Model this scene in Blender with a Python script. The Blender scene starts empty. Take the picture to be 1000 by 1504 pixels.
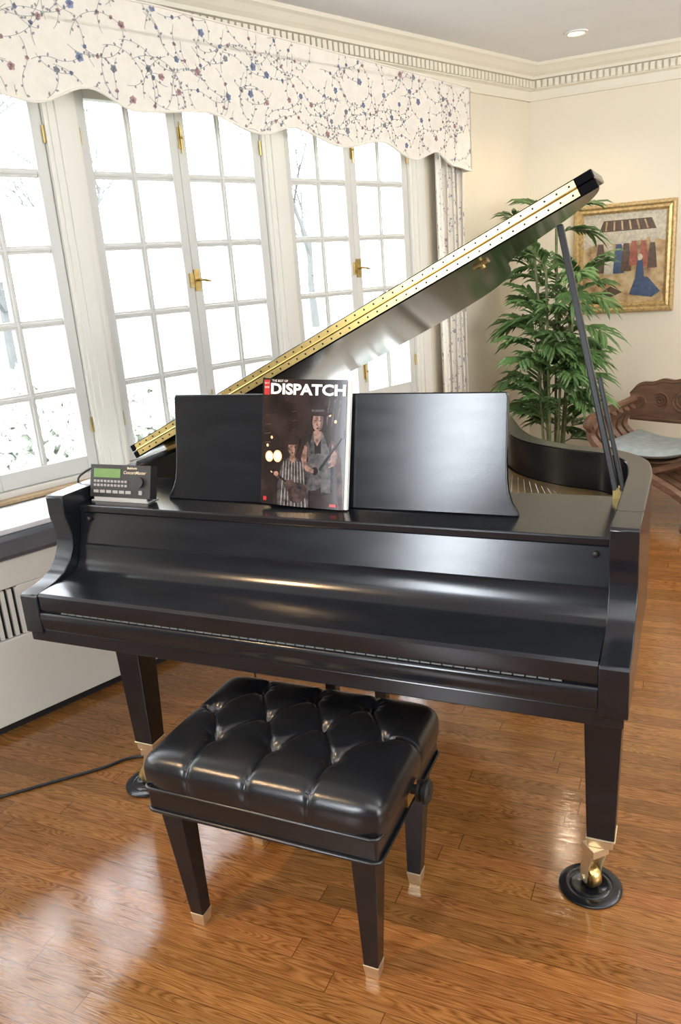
import bpy, bmesh, math, random
from mathutils import Vector, Matrix
random.seed(7)
SC=bpy.context.scene
COL=SC.collection
SC.view_settings.view_transform='Standard'
SC.view_settings.look='None'
SC.view_settings.exposure=0.17
V=Vector
PI=math.pi
# ------------------------------------------------------------ camera
def nrm(v): return v.normalized()
AX=nrm(V((.9145,.052,-.4013)))
DN=V((.0733,.9541,.2906)); DN=nrm(DN-AX*DN.dot(AX))
AZ=-DN
AY=AZ.cross(AX)
CAM=V((1.56,-1.374,1.465)); F=1160.0
right=V((AX.x,AY.x,AZ.x)); down=V((AX.y,AY.y,AZ.y)); fwd=V((AX.z,AY.z,AZ.z))
cd=bpy.data.cameras.new('camera'); cam=bpy.data.objects.new('camera',cd); COL.objects.link(cam)
cd.sensor_fit='VERTICAL'; cd.sensor_height=36; cd.sensor_width=24; cd.lens=F/1504*36; cd.clip_start=.02; cd.clip_end=200
M=Matrix.Identity(4)
for i in range(3):
    M[i][0]=right[i]; M[i][1]=-down[i]; M[i][2]=-fwd[i]; M[i][3]=CAM[i]
cam.matrix_world=M
SC.camera=cam
# ------------------------------------------------------------ materials
def nt(name):
    m=bpy.data.materials.new(name); m.use_nodes=True
    return m, m.node_tree, m.node_tree.nodes['Principled BSDF']
def pmat(name,col,rough=.5,metal=0,var=.08,scale=15,bump=0,bscale=None,spec=.5,coat=0,stretch=None,sheen=0,rvar=0):
    m,t,b=nt(name); N=t.nodes; Lk=t.links
    tc=N.new('ShaderNodeTexCoord'); mp=N.new('ShaderNodeMapping'); Lk.new(tc.outputs['Object'],mp.inputs[0])
    if stretch: mp.inputs['Scale'].default_value=stretch
    n=N.new('ShaderNodeTexNoise'); n.inputs['Scale'].default_value=scale; n.inputs['Detail'].default_value=4
    Lk.new(mp.outputs[0],n.inputs['Vector'])
    r=N.new('ShaderNodeValToRGB'); Lk.new(n.outputs['Fac'],r.inputs[0])
    r.color_ramp.elements[0].position=.3; r.color_ramp.elements[1].position=.7
    r.color_ramp.elements[0].color=[c*(1-var) for c in col]+[1]
    r.color_ramp.elements[1].color=[min(1,c*(1+var)) for c in col]+[1]
    Lk.new(r.outputs[0],b.inputs['Base Color'])
    b.inputs['Roughness'].default_value=rough; b.inputs['Metallic'].default_value=metal
    b.inputs['Specular IOR Level'].default_value=spec; b.inputs['Coat Weight'].default_value=coat
    if coat: b.inputs['Coat Roughness'].default_value=.12
    if rvar:
        mr=N.new('ShaderNodeMapRange'); Lk.new(n.outputs['Fac'],mr.inputs[0])
        mr.inputs[3].default_value=rough-rvar; mr.inputs[4].default_value=rough+rvar; Lk.new(mr.outputs[0],b.inputs['Roughness'])
    if bump:
        n2=N.new('ShaderNodeTexNoise'); n2.inputs['Scale'].default_value=bscale or scale*4; n2.inputs['Detail'].default_value=3
        Lk.new(mp.outputs[0],n2.inputs['Vector'])
        bp=N.new('ShaderNodeBump'); bp.inputs['Strength'].default_value=bump; bp.inputs['Distance'].default_value=.002
        Lk.new(n2.outputs['Fac'],bp.inputs['Height']); Lk.new(bp.outputs[0],b.inputs['Normal'])
    return m
def emat(name,col,strength):
    m,t,b=nt(name); b.inputs['Base Color'].default_value=(*col,1); b.inputs['Emission Color'].default_value=(*col,1); b.inputs['Emission Strength'].default_value=strength
    return m
def floor_mat():
    m,t,b=nt('oak_strip_floor'); N=t.nodes; L=t.links
    tc=N.new('ShaderNodeTexCoord'); sp=N.new('ShaderNodeSeparateXYZ'); L.new(tc.outputs['Object'],sp.inputs[0])
    def mth(op,a,c=None,d=None):
        n=N.new('ShaderNodeMath'); n.operation=op
        for i,q in enumerate((a,c,d)):
            if q is None: continue
            if isinstance(q,(int,float)): n.inputs[i].default_value=q
            else: L.new(q,n.inputs[i])
        return n.outputs[0]
    PW=.057
    ry=mth('DIVIDE',sp.outputs['Y'],PW); row=mth('FLOOR',ry); fy=mth('FRACT',ry)
    w1=N.new('ShaderNodeTexWhiteNoise'); w1.noise_dimensions='1D'; L.new(row,w1.inputs['W'])
    off=mth('MULTIPLY',w1.outputs['Value'],7.3)
    rx=mth('ADD',mth('DIVIDE',sp.outputs['X'],1.05),off); cell=mth('FLOOR',rx); fx=mth('FRACT',rx)
    cb=N.new('ShaderNodeCombineXYZ'); L.new(row,cb.inputs[0]); L.new(cell,cb.inputs[1])
    w2=N.new('ShaderNodeTexWhiteNoise'); w2.noise_dimensions='2D'; L.new(cb.outputs[0],w2.inputs['Vector'])
    g=N.new('ShaderNodeCombineXYZ')
    L.new(mth('ADD',mth('MULTIPLY',sp.outputs['X'],1.5),mth('MULTIPLY',w2.outputs['Value'],40)),g.inputs[0])
    L.new(mth('MULTIPLY',sp.outputs['Y'],18),g.inputs[1]); L.new(mth('MULTIPLY',w2.outputs['Value'],9),g.inputs[2])
    n1=N.new('ShaderNodeTexNoise'); n1.inputs['Scale'].default_value=1.3; n1.inputs['Detail'].default_value=1.0; n1.inputs['Distortion'].default_value=.2; L.new(g.outputs[0],n1.inputs['Vector'])
    ring=mth('FRACT',mth('MULTIPLY',n1.outputs['Fac'],30)); ring=mth('ABSOLUTE',mth('SUBTRACT',ring,.5)); ring=mth('MULTIPLY',ring,2)
    g2=N.new('ShaderNodeCombineXYZ'); L.new(mth('MULTIPLY',sp.outputs['X'],16),g2.inputs[0]); L.new(mth('MULTIPLY',sp.outputs['Y'],560),g2.inputs[1]); L.new(w2.outputs['Value'],g2.inputs[2])
    n2=N.new('ShaderNodeTexNoise'); n2.inputs['Scale'].default_value=1; n2.inputs['Detail'].default_value=2; L.new(g2.outputs[0],n2.inputs['Vector'])
    gr=mth('MULTIPLY',mth('ADD',mth('MULTIPLY',ring,.5),.5),n2.outputs['Fac'])
    r=N.new('ShaderNodeValToRGB'); L.new(gr,r.inputs[0]); e=r.color_ramp.elements
    e[0].position=.17; e[0].color=(.11,.040,.010,1); e[1].position=.52; e[1].color=(.335,.148,.044,1)
    x=e.new(.32); x.color=(.24,.096,.026,1)
    hv=N.new('ShaderNodeHueSaturation'); L.new(r.outputs[0],hv.inputs['Color'])
    L.new(mth('ADD',mth('MULTIPLY',w2.outputs['Value'],.30),.84),hv.inputs['Value'])
    L.new(mth('ADD',mth('MULTIPLY',w1.outputs['Value'],.008),.497),hv.inputs['Hue'])
    s1=mth('LESS_THAN',fy,.026); s2=mth('LESS_THAN',fx,.002); seam=mth('MULTIPLY',mth('MAXIMUM',s1,s2),.85)
    mx=N.new('ShaderNodeMix'); mx.data_type='RGBA'; L.new(seam,mx.inputs['Factor']); L.new(hv.outputs[0],mx.inputs['A']); mx.inputs['B'].default_value=(.065,.024,.008,1)
    L.new(mx.outputs['Result'],b.inputs['Base Color'])
    L.new(mth('ADD',mth('MULTIPLY',n2.outputs['Fac'],.09),.05),b.inputs['Roughness'])
    bp=N.new('ShaderNodeBump'); bp.inputs['Strength'].default_value=.12; bp.inputs['Distance'].default_value=.001
    L.new(mth('SUBTRACT',gr,seam),bp.inputs['Height']); L.new(bp.outputs[0],b.inputs['Normal'])
    return m
def glass_mat():
    m=bpy.data.materials.new('window_glass'); m.use_nodes=True; t=m.node_tree; t.nodes.clear()
    o=t.nodes.new('ShaderNodeOutputMaterial'); a=t.nodes.new('ShaderNodeBsdfTransparent'); g=t.nodes.new('ShaderNodeBsdfGlossy'); g.inputs['Roughness'].default_value=.02
    x=t.nodes.new('ShaderNodeMixShader'); x.inputs[0].default_value=.04
    t.links.new(a.outputs[0],x.inputs[1]); t.links.new(g.outputs[0],x.inputs[2]); t.links.new(x.outputs[0],o.inputs[0]); return m
def painting_mat():
    m,t,b=nt('faded_fresco_paint'); N=t.nodes; L=t.links
    tc=N.new('ShaderNodeTexCoord')
    v=N.new('ShaderNodeTexNoise'); v.inputs['Scale'].default_value=14; v.inputs['Detail'].default_value=5; L.new(tc.outputs['Object'],v.inputs['Vector'])
    r=N.new('ShaderNodeValToRGB'); L.new(v.outputs['Fac'],r.inputs[0])
    e=r.color_ramp.elements; e[0].position=.32; e[0].color=(.20,.12,.06,1); e[1].position=.68; e[1].color=(.62,.5,.3,1)
    for p,c in ((.45,(.42,.27,.12,1)),(.55,(.52,.38,.19,1))):
        q=e.new(p); q.color=c
    L.new(r.outputs[0],b.inputs['Base Color']); b.inputs['Roughness'].default_value=.45
    return m
MT={}
MT['ebony']=pmat('satin_ebony_lacquer',(.009,.0105,.0135),.18,0,.2,6,.04,120,spec=.55,rvar=.03,stretch=(1,6,6))
MT['ebonyG']=pmat('lid_ebony_lacquer',(.005,.005,.006),.11,0,.2,6,0,60,spec=.11)
MT['ebonyD']=pmat('dull_black_paint',(.009,.009,.010),.36,0,.2,8,spec=.35)
MT['leather']=pmat('black_leather',(.009,.010,.012),.24,0,.2,20,.12,500,spec=.65)
MT['brass']=pmat('polished_brass',(.74,.56,.22),.3,1,.1,30)
MT['brassD']=pmat('aged_brass',(.60,.45,.18),.35,1,.2,40)
MT['brassP']=pmat('pale_brass',(.82,.72,.50),.30,.85,.08,30)
MT['plate']=pmat('bronze_painted_iron',(.40,.28,.12),.4,.7,.15,20,.1)
MT['spruce']=pmat('spruce_board',(.55,.36,.17),.5,0,.2,4,stretch=(1,14,1))
MT['steel']=pmat('steel_wire',(.6,.6,.6),.3,1)
MT['ivory']=pmat('ivory_white_key',(.30,.30,.28),.3,0,.04)
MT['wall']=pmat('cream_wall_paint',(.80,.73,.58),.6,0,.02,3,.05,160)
MT['walld']=pmat('reflection_darkening_wall_grey',(.26,.26,.27),.7,0,.03,3,.08,160)  # dark grey given to the unseen wall so the piano reflects deeper black
MT['ceil']=pmat('white_ceiling_paint',(.84,.86,.89),.7,0,.02,3,.05,120)
MT['trim']=pmat('cream_gloss_trim_paint',(.80,.78,.70),.5,0,.01,2)
MT['sash']=pmat('off_white_sash_paint',(.66,.655,.61),.45,0,.01,2)
MT['corn']=pmat('cream_cornice_paint',(.80,.75,.62),.5,0,.02,5)
MT['floor']=floor_mat()
MT['glass']=glass_mat()
MT['rad']=pmat('cream_enamel',(.85,.84,.76),.4,0,.02,5)
MT['dark']=pmat('gap_shade_black',(.02,.02,.02),.7)
MT['slate']=pmat('dark_slate_edge',(.12,.13,.15),.25,0,.12,9,spec=.6)
MT['sillw']=pmat('worn_wood_sill',(.40,.27,.14),.5,0,.2,6,stretch=(1,8,1))
MT['fab']=pmat('cream_chintz',(.85,.80,.70),.8,0,.03,30,.1,600)
MT['vine']=pmat('slate_printed_vine',(.32,.32,.32),.8)
MT['leaf']=pmat('grey_blue_printed_leaf',(.31,.34,.37),.8,0,.2,60)
MT['blue']=pmat('blue_printed_flower',(.24,.30,.46),.8,0,.3,80)
MT['rose']=pmat('rose_printed_flower',(.52,.32,.32),.8,0,.3,80)
MT['gold']=pmat('gilt_frame',(.58,.42,.19),.4,.5,.3,60,.4,90)
MT['paint']=painting_mat()
MT['pred']=pmat('faded_red_paint',(.33,.10,.06),.45,0,.3,60)
MT['pblue']=pmat('dark_blue_paint',(.05,.08,.15),.45,0,.3,60)
MT['pstone']=pmat('pale_stone_paint',(.55,.50,.38),.45,0,.2,60)
MT['pdark']=pmat('dark_umber_paint',(.10,.06,.035),.45,0,.3,60)
MT['walnut']=pmat('medium_brown_walnut',(.165,.085,.048),.4,0,.3,10,.1,60,stretch=(1,1,5))
MT['velvet']=pmat('pale_blue_grey_velvet',(.34,.38,.37),.8,0,.15,20,.2)
MT['frond']=pmat('palm_green',(.10,.19,.055),.42,0,.5,5)
MT['cane']=pmat('green_brown_cane',(.16,.18,.07),.5,0,.3,30)
MT['pot']=pmat('woven_basket',(.30,.18,.08),.7,0,.3,60,.5)
MT['soil']=pmat('potting_soil',(.04,.025,.015),.9,0,.4,80,.6)
MT['lawn']=pmat('spring_lawn',(.09,.10,.08),.9,0,.1,1.2)
MT['bark']=pmat('pale_bark',(.115,.12,.115),.9,0,.1,6)
MT['shrub']=pmat('pale_spring_leaves',(.70,.73,.66),.7,0,.06,3)
MT['paper']=pmat('page_paper',(.82,.80,.74),.6,0,.03,50)
MT['cover']=pmat('brown_black_cover_print',(.022,.014,.013),.16,0,.7,14,spec=.6)
MT['cwhite']=pmat('white_print',(.85,.85,.83),.25,0,.02)
MT['cgreyl']=pmat('light_grey_print',(.30,.285,.275),.25,0,.6,120)
MT['cred']=pmat('red_print',(.42,.03,.03),.25,0,.1)
MT['cskin']=pmat('warm_skin_print',(.24,.135,.10),.25,0,.8,60)
MT['cgrey']=pmat('grey_print',(.050,.044,.044),.25,0,.9,70)
MT['cbrn']=pmat('brown_print',(.055,.032,.028),.25,0,.9,50)
MT['cglow']=pmat('pale_orange_print',(.85,.55,.32),.25,0,.1)
MT['plast']=pmat('black_plastic',(.02,.02,.021),.4,0,.1,40)
MT['lcd']=pmat('yellow_green_lcd',(.13,.24,.07),.3,0,.1,30)
MT['btn']=pmat('grey_button',(.30,.30,.30),.5,0,.05)
MT['gprint']=pmat('gold_print',(.70,.62,.42),.4,0,.05)
MT['clear']=pmat('grey_acrylic',(.42,.43,.43),.15,0,.02,20)
MT['rubber']=pmat('black_rubber',(.015,.015,.015),.5)
MT['lampw']=emat('lamp_glow',(1,.66,.34),5)
MT['white']=pmat('white_enamel',(.86,.87,.86),.3)
# ------------------------------------------------------------ mesh builder
class MB:
    def __init__(s): s.v=[]; s.f=[]; s.m=[]; s.T=None; s.mi=0
    def a(s,p):
        p=V(p)
        if s.T: p=V(s.T(p))
        s.v.append(p); return len(s.v)-1
    def face(s,idx,mi=None): s.f.append(tuple(idx)); s.m.append(s.mi if mi is None else mi)
    def poly(s,pts,mi=None): s.face([s.a(p) for p in pts],mi)
    def hexa(s,P,mi=None):
        i=[s.a(p) for p in P]
        for q in ((0,3,2,1),(4,5,6,7),(0,1,5,4),(1,2,6,5),(2,3,7,6),(3,0,4,7)): s.face([i[k] for k in q],mi)
    def box(s,x0,x1,y0,y1,z0,z1,mi=None):
        s.hexa([(x0,y0,z0),(x1,y0,z0),(x1,y1,z0),(x0,y1,z0),(x0,y0,z1),(x1,y0,z1),(x1,y1,z1),(x0,y1,z1)],mi)
    def taper(s,cx,cy,z0,z1,w0,w1,d0=None,d1=None,mi=None):
        d0=d0 or w0; d1=d1 or w1; P=[]
        for z,w,d in ((z0,w0,d0),(z1,w1,d1)):
            P+=[(cx-w/2,cy-d/2,z),(cx+w/2,cy-d/2,z),(cx+w/2,cy+d/2,z),(cx-w/2,cy+d/2,z)]
        s.hexa(P,mi)
    def prism(s,pts,f0,f1,mi=None):      # pts 2D, f0/f1 map 2D->3D for two ends
        n=len(pts); A=[s.a(f0(*p)) for p in pts]; B=[s.a(f1(*p)) for p in pts]
        s.face(A[::-1],mi); s.face(B,mi)
        for i in range(n):
            j=(i+1)%n; s.face((A[i],A[j],B[j],B[i]),mi)
    def grid(s,fn,nu,nv,mi=None):
        I=[[s.a(fn(i/nu,j/nv)) for j in range(nv+1)] for i in range(nu+1)]
        for i in range(nu):
            for j in range(nv): s.face((I[i][j],I[i+1][j],I[i+1][j+1],I[i][j+1]),mi)
        return I
    def tube(s,pts,r,n=8,mi=None,cap=True,flat=1.0):
        pts=[V(p) for p in pts]; k=len(pts); rr=r if isinstance(r,(list,tuple)) else [r]*k
        up=V((0,0,1)); rings=[]
        t0=(pts[1]-pts[0]).normalized()
        if abs(t0.dot(up))>.9: up=V((1,0,0))
        x=(up-t0*up.dot(t0)).normalized()
        for i,p in enumerate(pts):
            t=(pts[min(i+1,k-1)]-pts[max(i-1,0)]).normalized()
            x=(x-t*x.dot(t)).normalized(); y=t.cross(x)
            rings.append([s.a(p+(x*math.cos(2*PI*q/n)*flat+y*math.sin(2*PI*q/n))*rr[i]) for q in range(n)])
        for i in range(k-1):
            for q in range(n):
                s.face((rings[i][q],rings[i][(q+1)%n],rings[i+1][(q+1)%n],rings[i+1][q]),mi)
        if cap: s.face(rings[0][::-1],mi); s.face(rings[-1],mi)
    def lathe(s,prof,c=(0,0,0),n=32,axis='z',mi=None):
        c=V(c); R=[]
        for r,h in prof:
            ring=[]
            for q in range(n):
                a=2*PI*q/n; ca,sa=math.cos(a)*r,math.sin(a)*r
                p={'z':(ca,sa,h),'x':(h,ca,sa),'y':(ca,h,sa)}[axis]; ring.append(s.a(c+V(p)))
            R.append(ring)
        for i in range(len(R)-1):
            for q in range(n): s.face((R[i][q],R[i][(q+1)%n],R[i+1][(q+1)%n],R[i+1][q]),mi)
        s.face(R[0][::-1],mi); s.face(R[-1],mi)
    def text(s,body,x0,y0,w,h,fn,mi,bold=0,shear=0):
        cu=bpy.data.curves.new('t','FONT'); cu.body=body; cu.size=1; cu.offset=bold; cu.shear=shear; cu.resolution_u=3
        ob=bpy.data.objects.new('t',cu); COL.objects.link(ob); bpy.context.view_layer.update()
        dg=bpy.context.evaluated_depsgraph_get(); me=bpy.data.meshes.new_from_object(ob.evaluated_get(dg))
        xs=[v.co.x for v in me.vertices]; ys=[v.co.y for v in me.vertices]
        if xs:
            X0,X1,Y0,Y1=min(xs),max(xs),min(ys),max(ys)
            idx=[s.a(fn(x0+(v.co.x-X0)/(X1-X0)*w,y0+(v.co.y-Y0)/(Y1-Y0)*h)) for v in me.vertices]
            for p in me.polygons: s.face([idx[k] for k in p.vertices],mi)
        bpy.data.objects.remove(ob); bpy.data.curves.remove(cu); bpy.data.meshes.remove(me)
    def build(s,name,mats,parent=None,smooth=None,bevel=0,recalc=True,local=False,subsurf=0,**tags):
        me=bpy.data.meshes.new(name); me.from_pydata([tuple(v) for v in s.v],[],s.f)
        if not isinstance(mats,(list,tuple)): mats=[mats]
        for q in mats: me.materials.append(MT[q])
        for p,mi in zip(me.polygons,s.m): p.material_index=mi
        if recalc:
            bm=bmesh.new(); bm.from_mesh(me); bmesh.ops.recalc_face_normals(bm,faces=bm.faces); bm.to_mesh(me); bm.free()
        if smooth:
            me.polygons.foreach_set('use_smooth',[True]*len(me.polygons)); me.set_sharp_from_angle(angle=math.radians(smooth))
        o=bpy.data.objects.new(name,me); COL.objects.link(o)
        if bevel:
            md=o.modifiers.new('bevel','BEVEL'); md.width=bevel; md.segments=2; md.limit_method='ANGLE'; md.angle_limit=math.radians(40)
            md.harden_normals=False
        if parent:
            o.parent=parent
            if not local and parent.type=='EMPTY': o.matrix_parent_inverse=Matrix.Translation(-parent.location)
        tag(o,**tags); return o
def tag(o,label=None,cat=None,group=None,kind=None):
    if label: o['label']=label
    if cat: o['category']=cat
    if group: o['group']=group
    if kind: o['kind']=kind
def empty(name,loc,rz=0,**tags):
    o=bpy.data.objects.new(name,None); o.location=loc; o.rotation_euler=(0,0,rz); o.empty_display_size=.1; COL.objects.link(o); tag(o,**tags); return o
def cr(P,n=6,closed=False):
    P=[V(p) for p in P]; out=[]; k=len(P)
    for i in range(k-1 if not closed else k):
        a=P[i-1] if i>0 or closed else P[0]; b=P[i]; c=P[(i+1)%k]; d=P[(i+2)%k] if (i+2<k or closed) else P[-1]
        for q in range(n):
            t=q/n
            out.append(.5*((2*b)+(c-a)*t+(2*a-5*b+4*c-d)*t*t+(3*b-a-3*c+d)*t*t*t))
    if not closed: out.append(P[-1])
    return out
# ------------------------------------------------------------ wall frame
WA=math.radians(21); w=V((math.sin(WA),math.cos(WA),0)); nn=V((math.cos(WA),-math.sin(WA),0))
def W(t,d,z): return nn*(-.99+d)+w*t+V((0,0,z))
WT=lambda p: W(p.x,p.y,p.z)
ZC=2.576; YB=4.12
# ------------------------------------------------------------ room
corner=W(4.035,0,0)
def roompoly(e): return [(-2.52-e,-3.8-e),(5+e,-3.8-e),(5+e,YB+e),(corner.x-e*.5,YB+e)]
for nm,z0,z1,mt in (('floor',-.1,0,'floor'),('ceiling',ZC,ZC+.1,'ceil')):
    b=MB(); b.prism(roompoly(.12),lambda x,y:(x,y,z0),lambda x,y:(x,y,z1)); b.build(nm,mt,kind='structure')
b=MB(); b.box(corner.x-.1,5.1,YB,YB+.12,0,ZC); b.build('wall_back','wall',kind='structure')
b=MB(); b.box(5,5.12,-3.9,YB,0,ZC); b.build('wall_right','wall',kind='structure')
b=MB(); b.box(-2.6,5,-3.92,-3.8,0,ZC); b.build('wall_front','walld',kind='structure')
G=[.973+1.025*k for k in (-3,-2,-1,0,1)]  # first two windows lie out of view, added for extra daylight
b=MB(); b.T=WT
b.box(-4.6,4.1,-.14,0,0,.74); b.box(-4.6,4.1,-.14,0,2.235,ZC)
b.box(-4.6,G[0]-.075,-.14,0,.74,2.235)
for i,g in enumerate(G):
    if i<4: b.box(g+.875,g+.95,-.14,0,.74,2.235)
b.box(G[-1]+.875,4.1,-.14,0,.74,2.235)
b.build('wall_left','wall',kind='structure')
# pier mouldings
b=MB(); b.T=WT
for i,g in enumerate(G):
    b.box(g+.862,g+.963,.001,.012,.742,2.235); b.box(g+.888,g+.937,.0115,.020,.742,2.235)
b.build('trim_1','trim',kind='structure')
b=MB(); b.T=WT; b.box(-2.4,2.98,0,.05,.728,.742); b.build('trim_2',['sillw'],kind='structure',bevel=.004)
# cornices
def cornice(T,L0,L1,name):
    b=MB(); b.T=T
    prof=[(0,2.385),(.018,2.385),(.022,2.40),(.022,2.435),(.03,2.44),(.040,2.444),(.040,2.492),(.062,2.495),(.066,2.51),(.085,2.525),(.105,2.548),(.118,2.558),(.118,2.5755),(0,2.5755)]
    b.prism(prof,lambda d,z:(L0,d,z),lambda d,z:(L1,d,z))
    x=L0+.01
    while x<L1-.04:
        b.box(x,x+.024,.038,.056,2.449,2.489); x+=.036
    b.build(name,'corn',kind='structure')
cornice(WT,-4.4,4.06,'trim_3')
cornice(lambda p:V((p.x,YB-p.y,p.z)),corner.x-.02,5,'trim_4')
b=MB(); b.box(corner.x+.01,5,YB-.018,YB,0,.13); b.box(corner.x+.01,5,YB-.03,YB-.018,0,.02); b.build('baseboard_back','trim',kind='structure',bevel=.004)
b=MB(); b.T=WT; b.box(2.9,4.0,0,.018,0,.13); b.build('baseboard_left','trim',kind='structure',bevel=.004)
# windows
for k,g in enumerate(G):
    R=empty('window_%d'%(k+1),W(g+.4,0,.74),kind='structure')
    b=MB(); b.T=WT
    for t0,t1 in ((g-.0745,g-.047),(g+.847,g+.8745)): b.box(t0,t1,-.12,.004,.7405,2.2345)
    b.box(g-.047,g+.847,-.12,.004,.7405,.763); b.box(g-.047,g+.847,-.12,.004,2.207,2.2345)
    b.build('frame','trim',R)
    for (a0,a1,g0,g1) in ((g-.045,g+.4005,g,g+.36),(g+.4015,g+.845,g+.445,g+.80)):
        b=MB(); b.T=WT
        b.box(a0,g0,-.06,-.015,.765,2.205); b.box(g1,a1,-.06,-.015,.765,2.205)
        b.box(g0,g1,-.06,-.015,.765,.83); b.box(g0,g1,-.06,-.015,2.155,2.205)
        mid=(g0+g1)/2; b.box(mid-.014,mid+.014,-.056,-.022,.83,2.155); b.box(mid-.006,mid+.006,-.022,-.016,.83,2.155)
        for i in range(1,5):
            z=.83+.265*i; b.box(g0,g1,-.055,-.023,z-.014,z+.014); b.box(g0,g1,-.023,-.017,z-.006,z+.006)
        cs=b.build('casement','sash',R,bevel=.003)
        b=MB(); b.T=WT; b.box(g0-.005,g1+.005,-.042,-.038,.825,2.16); b.build('pane','glass',cs)
        te=a0+.004 if g0==g else a1-.004
        for z in (.95,2.02):
            hb=MB(); hb.T=WT; hb.tube([(te,-.008,z-.03),(te,-.008,z+.03)],.005,8)
            hb.build('hinge','brassD',cs,smooth=40)
    b=MB(); b.T=WT; tm=g+.415
    b.box(tm-.014,tm+.014,-.015,-.008,1.43,1.52)
    b.tube([(tm,-.01,1.475),(tm,.028,1.475)],.006,8); b.tube([(tm-.004,.026,1.475),(tm+.02,.029,1.472),(tm+.048,.024,1.467)],[.005,.006,.004],8)
    b.box(tm-.038,tm-.02,-.015,-.004,1.445,1.505)
    b.build('handle','brassD',R,smooth=40,label='brass casement handle')
    for zz in (2.0,.9):
        b=MB(); b.T=WT; b.box(tm-.010,tm+.010,-.015,-.009,zz,zz+.08); b.tube([(tm,-.004,zz-.02),(tm,-.004,zz+.10)],.0035,8); b.tube([(tm,-.006,zz+.04),(tm,.010,zz+.04)],.005,8); b.build('bolt','brassD',R,smooth=40)
    ld=bpy.data.lights.new('sky_portal','AREA'); ld.shape='RECTANGLE'; ld.size=.92; ld.size_y=1.46; ld.cycles.is_portal=True
    lo=bpy.data.objects.new('sky_portal',ld); COL.objects.link(lo); lo.location=W(g+.4,-.13,1.49); lo.rotation_euler=nn.to_track_quat('-Z','Z').to_euler()
# ------------------------------------------------------------ outside
b=MB(); b.T=WT; b.poly([(-30,-.3,-.6),(45,-.3,-.6),(45,-60,-.6),(-30,-60,-.6)]); b.build('lawn','lawn',kind='structure')
def tree(t,d,h,label,seed):
    rnd=random.Random(seed); b=MB(); base=W(t,d,-.6)
    def br(p,dr,L,r,dep):
        q=p+dr*L*.5+V((rnd.uniform(-.05,.05),rnd.uniform(-.05,.05),0))*L; e=p+dr*L
        b.tube([p,q,e],[r,r*.85,r*.65],5)
        if dep==0: return
        for i in range(3 if dep>1 else 4):
            a=rnd.uniform(0,2*PI); sp=rnd.uniform(.35,.8)
            nd=(dr+V((math.cos(a)*sp,math.sin(a)*sp,rnd.uniform(-.05,.3)))).normalized()
            br(p+dr*L*rnd.uniform(.55,1),nd,L*rnd.uniform(.6,.8),r*.55,dep-1)
    br(base,V((0,0,1)),h*.38,h*.018,5)
    b.build('bare_tree','bark',smooth=60,label=label,cat='tree',group='bare trees beyond the windows')
tree(5.2,-11,7,'bare tree behind the leftmost window',1)
tree(9.5,-16,7,'bare tree seen through the middle window',2)
tree(22,-21,9,'bare tree seen through the window nearest the curtain',3)
def shrub(t,d,r,label,seed):
    rnd=random.Random(seed); b=MB(); c=W(t,d,-.6+r*.9)
    for i in range(2200):
        v=V((rnd.gauss(0,1),rnd.gauss(0,1),rnd.gauss(0,1))).normalized()*r*rnd.uniform(.7,1); v.z*=.95
        p=c+v; x=V((rnd.uniform(-1,1),rnd.uniform(-1,1),rnd.uniform(-1,1))).normalized()*.08; y=v.cross(x).normalized()*.05
        b.poly([p-x,p-y,p+x,p+y])
    b.build('shrub','shrub',recalc=False,label=label,cat='shrub',group='shrubs on the lawn')
shrub(3.0,-6,.7,'pale green shrub low behind the leftmost window',11)
shrub(5.0,-6.6,.42,'pale green shrub low behind the middle window',12)
# ------------------------------------------------------------ radiator cover
R=empty('radiator_cover',W(.0,.18,0),label='cream metal radiator cover with slotted grille and dark edged top below the windows',cat='radiator cover')
b=MB(); b.T=WT
b.box(-2.6,2.3,.02,.335,.035,.34); b.box(-2.6,2.3,.02,.315,.34,.52); b.box(-2.6,2.3,.02,.335,.52,.618); b.box(.24,2.3,.315,.335,.34,.52)
b.build('body','rad',R,bevel=.004)
b=MB(); b.T=WT
b.box(-2.55,.24,.3155,.3175,.34,.52,1)  # black sheet behind the slats paints the shade inside the slots
x=-2.55
while x<.235: b.box(x,x+.013,.318,.3345,.345,.515,0); x+=.026
b.build('grille',['rad','dark'],R)
b=MB(); b.T=WT; b.box(-2.62,2.32,.003,.352,.618,.705); b.build('top_slab','slate',R,bevel=.018)
b=MB(); b.T=WT; b.box(-2.62,2.32,.003,.338,.7045,.724); b.build('top_board','white',R,bevel=.004)
b=MB(); b.T=WT; b.box(-2.6,2.3,.05,.31,0.0,.034); b.build('shadow_gap_strip','dark',R)  # black strip painting the shadow gap beneath the cover
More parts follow.
